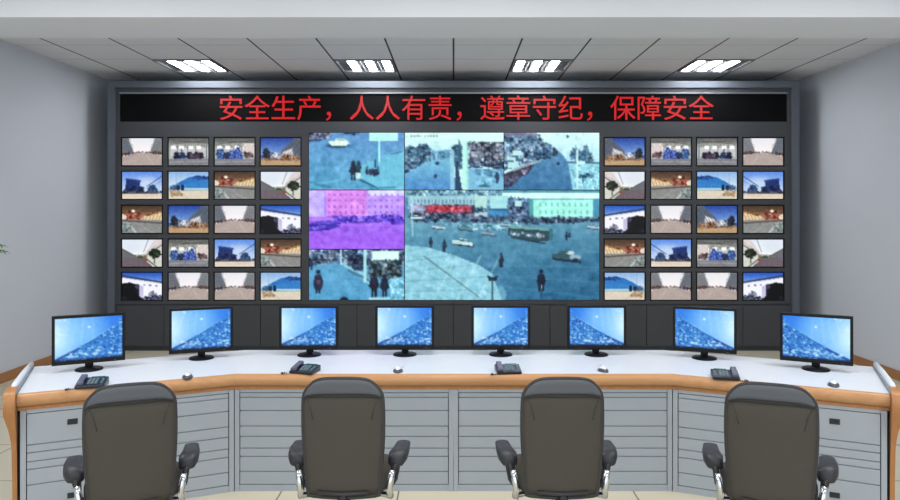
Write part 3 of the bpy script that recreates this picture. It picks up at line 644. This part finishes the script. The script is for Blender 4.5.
def groove_profile(z0, z1, lines, d=.010, gw=.004):
    """side profile (v, z) of a louvred door front; front at v=0"""
    pts = [(0.018, z0), (0, z0)]
    for z in sorted(lines):
        pts += [(0, z-gw), (d, z-gw*.4), (d, z+gw*.4), (0.0, z+gw)]
    pts += [(0, z1), (0.018, z1)]
    return pts
def cabinet(origin, u, v, w, lines, label, vents=0, group='console cabinets under the worktop'):
    """origin: front left-bottom corner in plan; u along, v into depth"""
    rz = math.atan2(u.y, u.x)
    t = thing('console_cabinet', label, 'cabinet', (origin.x, origin.y, 0), rz, group)
    H = ZT-.099
    dep = .62; st = .030
    m = MB()
    m.box((st/2, dep/2, H/2), (st-.0015, dep, H)); m.box((w-st/2, dep/2, H/2), (st-.0015, dep, H))
    m.box((w/2, dep-.01, H/2), (w-2*st, .02, H)); m.box((w/2, dep/2, H-.01), (w-2*st, dep-.02, .02)); m.box((w/2, dep/2, .03), (w-2*st, dep-.02, .02))
    m.build('body', M_['panel'], t)
    pl = MB(); pl.box((w/2, .014, .0205), (w-2*st, .02, .041)); pl.build('plinth', M_['panel'], t)
    pts = [Vector((st+.004, y+.006, z)) for y, z in groove_profile(.046, H-.024, lines)]
    dd = MB(); dd.prism(pts, (w-2*st-.008, 0, 0)); dr = dd.build('door', M_['panel'], t)
    if vents:
        for z in (.559, .127):
            hm = MB()
            hm.box((w*vents, .004, z), (.054, .006, .032), bevel=.002)
            for q in (-1, 0, 1): hm.box((w*vents+q*.016, .000, z), (.012, .006, .022))
            hm.build('handle', M_['slot'], dr)
    return t
CL = [.600, .516, .416, .35, .275, .222, .126]
OL = [.45, .405, .354, .31, .22]
REC = .022
cw = 2*(FB+REC*math.tan(th/2))/4
names = ['grey-blue louvred console cabinet, centre run, leftmost, behind the second chair', 'grey-blue louvred console cabinet, centre run, just left of the middle joint',
         'grey-blue louvred console cabinet, centre run, just right of the middle joint', 'grey-blue louvred console cabinet, centre run, rightmost, behind the third chair']
for k in range(4):
    cabinet(Vector((-2*cw+k*cw, YF+REC, 0)), Vector((1, 0, 0)), Vector((0, 1, 0)), cw-.0006, CL, names[k])
uL, vL = wing(-1); uR, vR = wing(1)
Lw = L-.0; ww = (Lw-REC*math.tan(th/2)-.004)/2
bl = Vector((-FB-REC*math.tan(th/2), YF+REC, 0)); br = Vector((FB+REC*math.tan(th/2), YF+REC, 0))
cabinet(bl+uL*(2*ww), -uL, vL, ww-.002, OL, 'grey-blue console cabinet with two black slot handles, at the left end of the console', .45)
wing_cabs = [None, None]
wing_cabs[0] = cabinet(bl+uL*ww, -uL, vL, ww-.004, CL, 'grey-blue louvred console cabinet on the left wing, right of the first chair')
wing_cabs[1] = cabinet(br+uR*.003, uR, vR, ww-.002, CL, 'grey-blue louvred console cabinet on the right wing, left of the last chair')
cabinet(br+uR*(ww+.003), uR, vR, ww-.002, OL, 'grey-blue console cabinet with two black slot handles, at the right end of the console', .55)

for s_, t_, b_, v_ in ((-1, wing_cabs[0], bl, vL), (1, wing_cabs[1], br, vR)):   # wedge-shaped filler in each bend
    Mi = (Matrix.Translation(t_.location) @ Matrix.Rotation(t_.rotation_euler.z, 4, 'Z')).inverted()
    Y1 = Vector((0, 1, 0)); f0, f1 = b_+Vector((s_*.0012, .004, 0)), b_+Y1*.3+Vector((s_*.0015, 0, 0)); f2 = b_+v_*.3-Vector((s_*.0015, 0, 0))
    if s_ > 0: f0 = f0+Vector((0, .006, 0))
    MB().prism([Mi @ q for q in (f0, f1, f2)], (0, 0, ZT-.1)).build('filler', M_['panel'], t_)
# curved end panels
def end_panel(s, label):
    u, v = wing(s); o = Vector((s*FB, YF, 0))+u*(L+.0015)
    t = thing('console_end_panel', label, 'end panel', (o.x, o.y, 0), 0, 'curved end panels of the console')
    # side profile in (v, z), front is negative v
    fr_ = [(.05, 0), (.030, .15), (.022, .30), (.010, .42), (-.012, .53), (-.045, .62), (-.066, .68), (-.068, .725), (-.048, .765), (-.012, .785), (.05, .796), (.2, .792)]
    def sm(p):   # smooth the outline
        q = p
        for _ in range(2):
            n = [q[0]]
            for a, b in zip(q, q[1:]): n += [(a[0]*.75+b[0]*.25, a[1]*.75+b[1]*.25), (a[0]*.25+b[0]*.75, a[1]*.25+b[1]*.75)]
            q = n+[q[-1]]
        return q
    f = sm(fr_)
    poly = f+[(.80, .780), (.80, 0)]
    def P(k, z, uu=0): p = v*k+u*uu; return Vector((p.x, p.y, z))
    board = MB(); inner = [(a+.012 if i < len(f)*.9 else a, b-(.010 if b > .7 else 0)) for i, (a, b) in enumerate(f)]
    board.prism([P(a, b, .002) for a, b in inner+[(.79, .765), (.79, 0)]], u*.020); board.build('board', M_['panel'], t)
    # wooden band along the front edge
    cut = [q for q in f if q[1] < .797 and q[0] < .06]
    ins = [(a+.045+.03*max(0, 1-abs(b-.66)/.15), min(b, .770)) for a, b in cut]
    wb = MB(); bm = wb.bm
    def uo(z): return .024+.034*math.exp(-((z-.69)/.13)**2)+(.008 if z > .74 else 0)
    G = [[bm.verts.new(P(a, b, uu)) for uu, (a, b) in ((0, i_), (0, c_), (uo(c_[1]), c_), (uo(c_[1]), i_))] for c_, i_ in zip(cut, ins)]
    for A, B in zip(G, G[1:]):
        for j in range(4): bm.faces.new((A[j], A[(j+1) % 4], B[(j+1) % 4], B[j]))
    bm.faces.new(G[0]); bm.faces.new(G[-1][::-1])
    e = wb.build('wooden_front_edge', M_['woodz'], t); e['label'] = 'brown curved wooden edge'
    # white rounded rail on the top
    rl = MB(); rl.tube([P(.03, .792, .016), P(.08, .795, .016), (P(.45, .788, .016)), P(.79, .772, .016)], [.014, .016, .016, .015], 12)
    rl.build('top_rail', M_['top'], t, smooth=True)['label'] = 'white rounded top rail'
end_panel(-1, 'curved wooden-edged end panel with white top rail at the left end of the console')
end_panel(1, 'curved wooden-edged end panel with white top rail at the right end of the console')

# ---------------------------------------------------------------- desktop monitors
wp = {}
def monitor(x, y, rz, W, H, mirror, label):
    t = thing('desktop_monitor', label, 'monitor', (x, y, ZT), rz, 'desktop monitors on the console')
    zb = .048; b = .018; zc = zb+H/2
    m = MB()
    for sx in (-1, 1): m.box((sx*(W/2-b/2), 0, zc), (b, .035, H), bevel=.003)
    m.box((0, 0, zb+H-b/2), (W-2*b+.004, .035, b), bevel=.003); m.box((0, 0, zb+.013), (W-2*b+.004, .035, .026), bevel=.003)
    m.box((0, .006, zc), (W-2*b, .022, H-2*b+.002)); m.box((0, .028, zc), (W*.75, .025, H*.7), bevel=.008)
    m.build('casing', M_['black'], t)
    key = (round(W, 3), mirror)
    if key not in wp: wp[key] = pic_wallpaper(int(W*150)).mesh('picture', W-2*b, H-b-.026, mirror)
    s = bpy.data.objects.new('screen', wp[key]); C.objects.link(s); s.parent = t; s.location = (0, -.008, zb+.026+(H-b-.026)/2)
    MB().lathe([(.084, 0), (.086, .005), (.080, .011), (.035, .017), (.026, .020)], (0, .01, 0.0005), 28).build('base', M_['black'], t, smooth='auto')
    MB().box((0, .032, .07), (.05, .018, .11), bevel=.004).build('neck', M_['black'], t)
    MB().box((W*.36, -.0178, zb+.010), (.012, .001, .004)).build('power_button', M_['mouse2'], t)
spots = [(89.2, 370, 27, .428, .318, 0, 'widescreen black monitor at the left end of the console, standing behind a phone'),
 (201.5, 358.8, 20, .425, .316, 0, 'black monitor on the left wing, second from the left end of the console'),
 (309, 355.6, 0, .425, .314, 0, 'black monitor third from the left, behind the phone of the second chair'),
 (404.8, 355.2, 0, .425, .314, 0, 'black monitor left of the worktop centre, behind a white mouse and no phone'),
 (500.8, 355.2, 0, .425, .314, 0, 'black monitor right of the worktop centre, straight behind a phone'),
 (596.5, 355.2, 0, .425, .314, 1, 'black monitor third from the right, behind the mouse of the third chair'),
 (704.3, 358.8, -20, .425, .316, 1, 'black monitor on the right wing, second from the right end of the console'),
 (815.8, 370, -27, .428, .318, 1, 'widescreen black monitor at the right end of the console, standing behind a mouse')]
for px, py, a, W, H, mi, lab in spots:
    p = on_z(px, py, ZT); monitor(p.x, p.y, math.radians(a), W, H, mi, lab)

# ---------------------------------------------------------------- phones
def make_phone(label, px, py, rz, mirror=1):
    p = on_z(px, py, ZT+.02)
    t = thing('desk_phone', label, 'telephone', (p.x, p.y, ZT+.001), rz, 'black desk phones on the worktop')
    s = mirror
    m = MB(); w, d = .160, .135
    m.prism([Vector((-w/2, -d/2, 0)), Vector((-w/2, d/2, 0)), Vector((-w/2, d/2, .036)), Vector((-w/2, d/2-.015, .040)), Vector((-w/2, -d/2+.01, .018)), Vector((-w/2, -d/2, .016))], (w, 0, 0))
    b = m.build('body', M_['phone'], t)
    md = b.modifiers.new('bevel', 'BEVEL'); md.width = .004; md.segments = 2; md.limit_method = 'ANGLE'
    sl = math.atan2(.022, d-.025)
    def SM(x, y, h=0):   # a frame lying on the sloping top
        z = .018+(y+d/2-.01)*math.tan(sl); return Matrix.Translation((x*s, y, z)) @ Matrix.Rotation(sl, 4, 'X') @ Matrix.Translation((0, 0, h))
    hs = MB()
    hs.box((0, 0, .013), (.034, .125, .012), bevel=.004, M=SM(-.054, 0)); hs.box((0, .045, .007), (.038, .036, .014), bevel=.005, M=SM(-.054, 0)); hs.box((0, -.045, .007), (.038, .036, .014), bevel=.005, M=SM(-.054, 0))
    hs.build('handset', M_['handset'], t)['label'] = 'greyish violet handset'
    MB().box((0, 0, .001), (.075, .022, .003), bevel=.001, M=SM(.024, .046)).build('display', M_['lcd'], t)
    for r in range(4):
        for c in range(3):
            MB().box((0, 0, .0015), (.014, .011, .004), M=SM(-.012+c*.020, .020-r*.019)).build('key', M_['key'], t)
    for r in range(4): MB().box((0, 0, .0015), (.014, .008, .003), M=SM(.060, .020-r*.019)).build('key', M_['key'], t)
    cpts = []
    for k in range(60):
        f = k/59; ang = f*2*PI*9
        cx = (-.075-.045*math.sin(f*2.4))*s; cy = -.075-.02*math.sin(f*PI)+.035*f*0
        cpts.append((cx+.004*math.cos(ang), cy+(f-.5)*.03, .006+.004*math.sin(ang)))
    MB().tube(cpts, .0018, 5).build('cord', M_['cord'], t, smooth=True)
    return t
make_phone('black desk phone near the left end of the worktop', 92, 382.5, math.radians(14))
make_phone('black desk phone left of the centre, above the second chair', 305, 369, math.radians(-14))
make_phone('black desk phone right of the centre, left of the third chair', 508, 369, math.radians(4))
make_phone('black desk phone on the right wing, above the last chair', 725, 374.5, math.radians(-14), -1)

# ---------------------------------------------------------------- mice
def make_mouse(label, px, py, rz):
    p = on_z(px, py, ZT+.01)
    t = thing('computer_mouse', label, 'computer mouse', (p.x, p.y, ZT+.0005), rz, 'white computer mice on the worktop')
    def shell(w0, w1, hmax, z0, name, m_, y0=-.055, y1=.055, off=0):
        b = MB(); rings = []
        N = 12
        for i in range(N+1):
            f = i/N; y = y0+(y1-y0)*f; wv = (w0+(w1-w0)*math.sin(PI*min(1, f*1.0)))*math.sin(PI*min(.985, max(.015, f)))**.35
            hh = hmax*(math.sin(PI*(.08+.84*f)))**.7*(1.06-.25*f)
            ring = []
            for j in range(13):
                a = PI*j/12; ring.append(b.bm.verts.new((wv*math.cos(a), y, z0+hh*math.sin(a)**.8)))
            rings.append(ring)
        for A, B in zip(rings, rings[1:]):
            for j in range(12): b.bm.faces.new((A[j], A[j+1], B[j+1], B[j]))
            b.bm.faces.new((A[12], A[0], B[0], B[12]))
        b.bm.faces.new(rings[0]); b.bm.faces.new(rings[-1][::-1])
        return b.build(name, m_, t, smooth=True)
    shell(.024, .032, .026, 0, 'grip_side', M_['mouse2'])['label'] = 'dark grey side grip'
    shell(.020, .0255, .0365, 0, 'top_shell', M_['mouse'], -.044, .062)
    MB().tube([(0, .030, .024), (0, .040, .024)], .006, 10).build('scroll_wheel', M_['mouse2'], t)
    MB().tube([(0, .056, .006), (.005, .08, .003), (.02, .11, .003), (.03, .15, .003)], .002, 6).build('cord', M_['mouse'], t, smooth=True)
make_mouse('white mouse with dark grey sides on the left wing, below the second monitor', 187.5, 376, math.radians(20))
make_mouse('white mouse with dark grey sides near the worktop centre, below the fourth monitor', 398, 370, 0)
make_mouse('white mouse with dark grey sides above the third chair', 603, 369.5, math.radians(12))
make_mouse('white mouse with dark grey sides near the right end of the worktop', 833.5, 384, math.radians(-20))

# ---------------------------------------------------------------- chairs
def make_chair(label):
    t = thing('office_chair', label, 'chair', (0, 0, 0), 0, 'office chairs in a row before the console')
    H0, H1 = .425, 1.0; YB_ = -.25
    def hw(v): return .161+.031*math.sin(PI*(.10+.62*v))**1.2-.030*max(0, (v-.86)/.14)**2
    def back_pt(u, v, off):       # u -1..1, v 0..1; off = distance behind the middle surface
        crown = (.012*abs(u)**2+.026*abs(u)**6)*v**4
        z = H0+v*(H1-H0)-crown
        y = YB_-.02-.05*(v-.25)**2*1.2+.028*u*u - .012*math.sin(PI*v)
        return Vector((u*hw(v), y-off, z))
    def sheet(v0, v1, th0, nu=16, nv=14, name='backrest', m_=None, puff=.014, usc=1.0):
        b = MB(); P = {}
        for side in (0, 1):
            for i in range(nu+1):
                for j in range(nv+1):
                    u = (-1+2*i/nu)*usc; f = j/nv; v = v0+(v1-v0)*f
                    e = (1-abs(u/usc)**6)*(1-abs(2*f-1)**10)
                    off = (th0*.35+puff*e**.5) if side == 0 else -(th0*.35+puff*1.4*e**.5)
                    P[side, i, j] = b.bm.verts.new(back_pt(u, v, off))
        for side in (0, 1):
            for i in range(nu):
                for j in range(nv): b.bm.faces.new((P[side, i, j], P[side, i+1, j], P[side, i+1, j+1], P[side, i, j+1]))
        for j in range(nv):
            for i in (0, nu): b.bm.faces.new((P[0, i, j], P[0, i, j+1], P[1, i, j+1], P[1, i, j]))
        for i in range(nu):
            for j in (0, nv): b.bm.faces.new((P[0, i, j], P[0, i+1, j], P[1, i+1, j], P[1, i, j]))
        return b.build(name, m_, t, smooth=True)
    sheet(0.02, .865, .020, name='backrest', m_=M_['fabric'])
    hb = sheet(.868, 1.0, .022, nv=6, name='head_band', m_=M_['fabric2']); hb['label'] = 'lighter grey top band'
    # piping around the outline
    pts = []
    for k in range(21): pts.append(back_pt(-1, k/20, 0))
    for k in range(1, 20): pts.append(back_pt(-1+2*k/20, 1, 0))
    for k in range(21): pts.append(back_pt(1, 1-k/20, 0))
    for k in range(1, 20): pts.append(back_pt(1-2*k/20, 0, 0))
    MB().tube(pts, .0105, 8, closed=True).build('back_frame', M_['pipe'], t, smooth=True)
    MB().tube([back_pt(-.97+1.94*k/16, .866, .019-.006*abs(-1+k/8)**3) for k in range(17)], .0028, 6).build('seam', M_['pipe'], t, smooth=True)
    for s in (-1, 1):    # slanting creases of the cover
        MB().tube([back_pt(s*.9, .84, .014), back_pt(s*.8, .77, .0215), back_pt(s*.72, .66, .0212)], .0022, 5).build('seam', M_['fabric'], t, smooth=True)
    # lower bar + back support
    MB().tube([(-.12, YB_-.035, .452), (0, YB_-.044, .448), (.12, YB_-.035, .452)], .010, 8).build('lower_bar', M_['pipe'], t, smooth=True)
    MB().tube([(0, YB_-.02, .46), (0, YB_-.045, .42), (0, YB_+.02, .375), (0, -.04, .37)], [.022, .022, .024, .026], 8, flat=.6).build('back_support', M_['castor'], t, smooth=True)
    # seat
    b = MB(); N = 14; P = {}
    for side in (0, 1):
        for i in range(N+1):
            for j in range(N+1):
                u, w = -1+2*i/N, -1+2*j/N
                X = u*math.sqrt(1-w*w*.28)*.222; Y = w*math.sqrt(1-u*u*.22)*.245
                e = ((1-abs(u)**4)*(1-abs(w)**4))**.5
                Z = .455+.030*e-.012*max(0, w)**2+.012*u*u if side == 0 else .43-.035*e
                P[side, i, j] = b.bm.verts.new((X, Y+.01, Z))
    for side in (0, 1):
        for i in range(N):
            for j in range(N): b.bm.faces.new((P[side, i, j], P[side, i+1, j], P[side, i+1, j+1], P[side, i, j+1]))
    for k in range(N):
        for e in (0, N):
            b.bm.faces.new((P[0, e, k], P[0, e, k+1], P[1, e, k+1], P[1, e, k])); b.bm.faces.new((P[0, k, e], P[0, k+1, e], P[1, k+1, e], P[1, k, e]))
    b.build('seat', M_['fabric'], t, smooth=True)
    # arms
    for s in (-1, 1):
        pad = MB(); rings = []
        sec = [(-.160, .022, .022, .568, -.006), (-.148, .040, .032, .572, -.002), (-.115, .047, .032, .582, .006), (-.05, .042, .022, .592, .018), (.04, .036, .018, .592, .022), (.070, .022, .012, .590, .020)]
        for (y, wv, hh, z, dx) in sec:
            z -= .012
            rings.append([pad.bm.verts.new((s*(.246+dx)+wv*math.copysign(abs(math.cos(a))**.6, math.cos(a)), y, z+hh*math.copysign(abs(math.sin(a))**.6, math.sin(a))-.05*0)) for a in [2*PI*j/16 for j in range(16)]])
        for A, B in zip(rings, rings[1:]):
            for j in range(16): pad.bm.faces.new((A[j], A[(j+1) % 16], B[(j+1) % 16], B[j]))
        pad.bm.faces.new(rings[0]); pad.bm.faces.new(rings[-1][::-1])
        ap = pad.build('armrest', M_['arm'], t, smooth=True)
        MB().tube([(s*.245, -.125, .555), (s*.241, -.15, .535), (s*.231, -.175, .51)], [.020, .017, .015], 10).build('arm_joint', M_['castor'], ap, smooth=True)
        MB().tube([(s*.258, .03, .575), (s*.262, .02, .54), (s*0.245, -.03, .50), (s*0.235, -.08, .44), (s*.21, -.09, .405)], [.013, .014, .013, .012, .012], 8, flat=.7).build('arm_strut', M_['castor'], ap, smooth=True)
        MB().tube([(s*0.231, -.19, .525), (s*0.223, -.205, .49), (s*0.215, -.21, .44), (s*.222, -.19, .40), (s*.16, -.12, .385), (s*.06, -.05, .375)], [.014, .017, .018, .016, .014, .013], 10).build('arm_post', M_['chrome'], ap, smooth=True)['label'] = 'polished metal arm post'
    # mechanism, gas lift, base
    MB().box((0, -.01, .383), (.17, .26, .045), bevel=.01).build('seat_mechanism', M_['castor'], t)
    MB().lathe([(.030, .10), (.030, .24), (.018, .241), (.018, .365)]).build('gas_lift', M_['chrome'], t, smooth='auto')
    bs = MB(); bs.lathe([(.045, .075), (.050, .09), (.045, .125), (.032, .13)])
    base = bs.build('base_hub', M_['chrome'], t, smooth='auto')
    for k in range(5):
        a = 2*PI*k/5+.3; c, s_ = math.cos(a), math.sin(a)
        MB().tube([(c*.03, s_*.03, .105), (c*.15, s_*.15, .10), (c*.29, s_*.29, .078)], [.024, .020, .014], 8, flat=.7).build('base_leg', M_['chrome'], t, smooth=True)
        x, y = c*.285, s_*.285; cs = MB()
        for q in (-1, 1):
            nx, ny = -s_*q, c*q
            cs.tube([(x+nx*.008, y+ny*.008, .0275), (x+nx*.026, y+ny*.026, .0275)], .027, 14)
        cs.tube([(x, y, .03), (x, y, .075)], .008, 8)
        cs.build('castor', M_['castor'], t, smooth='auto')
    return t
ch = make_chair('grey high-back office chair at the left end, in front of a black-handled cabinet')
def place(o, px, d, a, lab):
    x = (px-VX)*d/F; a = math.radians(a); off = .285
    o.location = (x-math.sin(a)*off, d+math.cos(a)*off, 0); o.rotation_euler.z = a; o['label'] = lab
c2, c3, c4 = dup(ch), dup(ch), dup(ch)
place(ch, 130.5, 3.25, 21, 'grey high-back office chair, leftmost, before the left wing of the console')
place(c2, 342.5, 3.37, 0, 'grey high-back office chair, second from the left, left of the centre')
place(c3, 563, 3.37, 0, 'grey high-back office chair, third from the left, right of the centre')
place(c4, 771, 3.25, -21, 'grey high-back office chair, rightmost, before the right wing of the console')

# ---------------------------------------------------------------- potted palm just past the left edge (its leaf tips show)
pl = thing('potted_palm', 'green leaf tips of a potted palm at the left edge before the left wall', 'plant', (-4.12, 5.55, 0))
MB().lathe([(.12, 0), (.15, .02), (.18, .28), (.19, .33), (.175, .335), (.165, .30)], n=28).build('pot', M_['pot'], pl, smooth='auto')
MB().lathe([(.001, .29), (.166, .295), (.166, .30), (.001, .305)], n=20).build('soil', M_['soil'], pl)
tgt = on_y(4.2, 246, 5.55)
fr_ = [(tgt.x+4.12, 0, tgt.z)]
st = [Vector((0, 0, .29)), Vector((.01, 0, .9)), Vector((.05, 0, 1.35))]
MB().tube(st, [.02, .014, .010], 8).build('stem', M_['stem'], pl, smooth=True)
def frond(az, reach, zt, droop):
    b = MB(); d = Vector((math.cos(az), math.sin(az), 0)); s = Vector((-d.y, d.x, 0)); pts = []
    for k in range(13):
        f = k/12; pts.append(Vector((.05, 0, 1.35))+d*reach*f+Vector((0, 0, (zt-1.35)*math.sin(f*PI/2)-droop*f*f)))
    b.tube(pts, [.006-.0045*k/12 for k in range(13)], 5)
    for k in range(2, 13):
        p = pts[k]; ln = .16*math.sin(PI*(.15+.75*k/12))+.02
        for q in (-1, 1):
            e = p+d*ln*.75+s*q*ln*.6+Vector((0, 0, -.03)); m = (p+e)/2+Vector((0, 0, .012)); n = (d*.6-s*q*.75)*.012
            v = [b.bm.verts.new(x) for x in (p, m+n, e, m-n, m+Vector((0, 0, -.004)))]
            b.bm.faces.new((v[0], v[1], v[4])); b.bm.faces.new((v[1], v[2], v[4])); b.bm.faces.new((v[2], v[3], v[4])); b.bm.faces.new((v[3], v[0], v[4]))
    return b.build('frond', M_['leaf'], pl)
R0 = tgt.x+4.12-.05
frond(0.0, R0*.93, tgt.z+.06, .05); frond(.12, R0*.90, tgt.z+.02, .06)
for az, rr in ((1.5, .36), (2.4, .42), (3.3, .40), (4.1, .38), (4.9, .36), (-.8, .36), (.8, .36)): frond(az, rr, 1.62, .14)

# ---------------------------------------------------------------- light
w = bpy.data.worlds.new('world'); scene.world = w; w.use_nodes = True
bg = w.node_tree.nodes['Background']; bg.inputs['Color'].default_value = (.86, .92, 1.0, 1); bg.inputs['Strength'].default_value = 1.9
def area(name, loc, rot, sx, sy, e, col=(1, 1, 1)):
    d = bpy.data.lights.new(name, 'AREA'); d.shape = 'RECTANGLE'; d.size = sx; d.size_y = sy; d.energy = e; d.color = col
    o = bpy.data.objects.new(name, d); C.objects.link(o); o.location = loc; o.rotation_euler = rot; return o
for x in (-2.85, 0, 2.85):
    for y in (1.4, 3.9): area('added_fill_lamp', (x, y, ZC-.03), (0, 0, 0), .66, .66, 34, (1, .98, .95))  # unseen lamps added under the near ceiling to brighten desk and walls

vs = scene.view_settings; vs.view_transform = 'Standard'; vs.look = 'None'; vs.gamma = 1; vs.exposure = 0; vs.use_curve_mapping = False
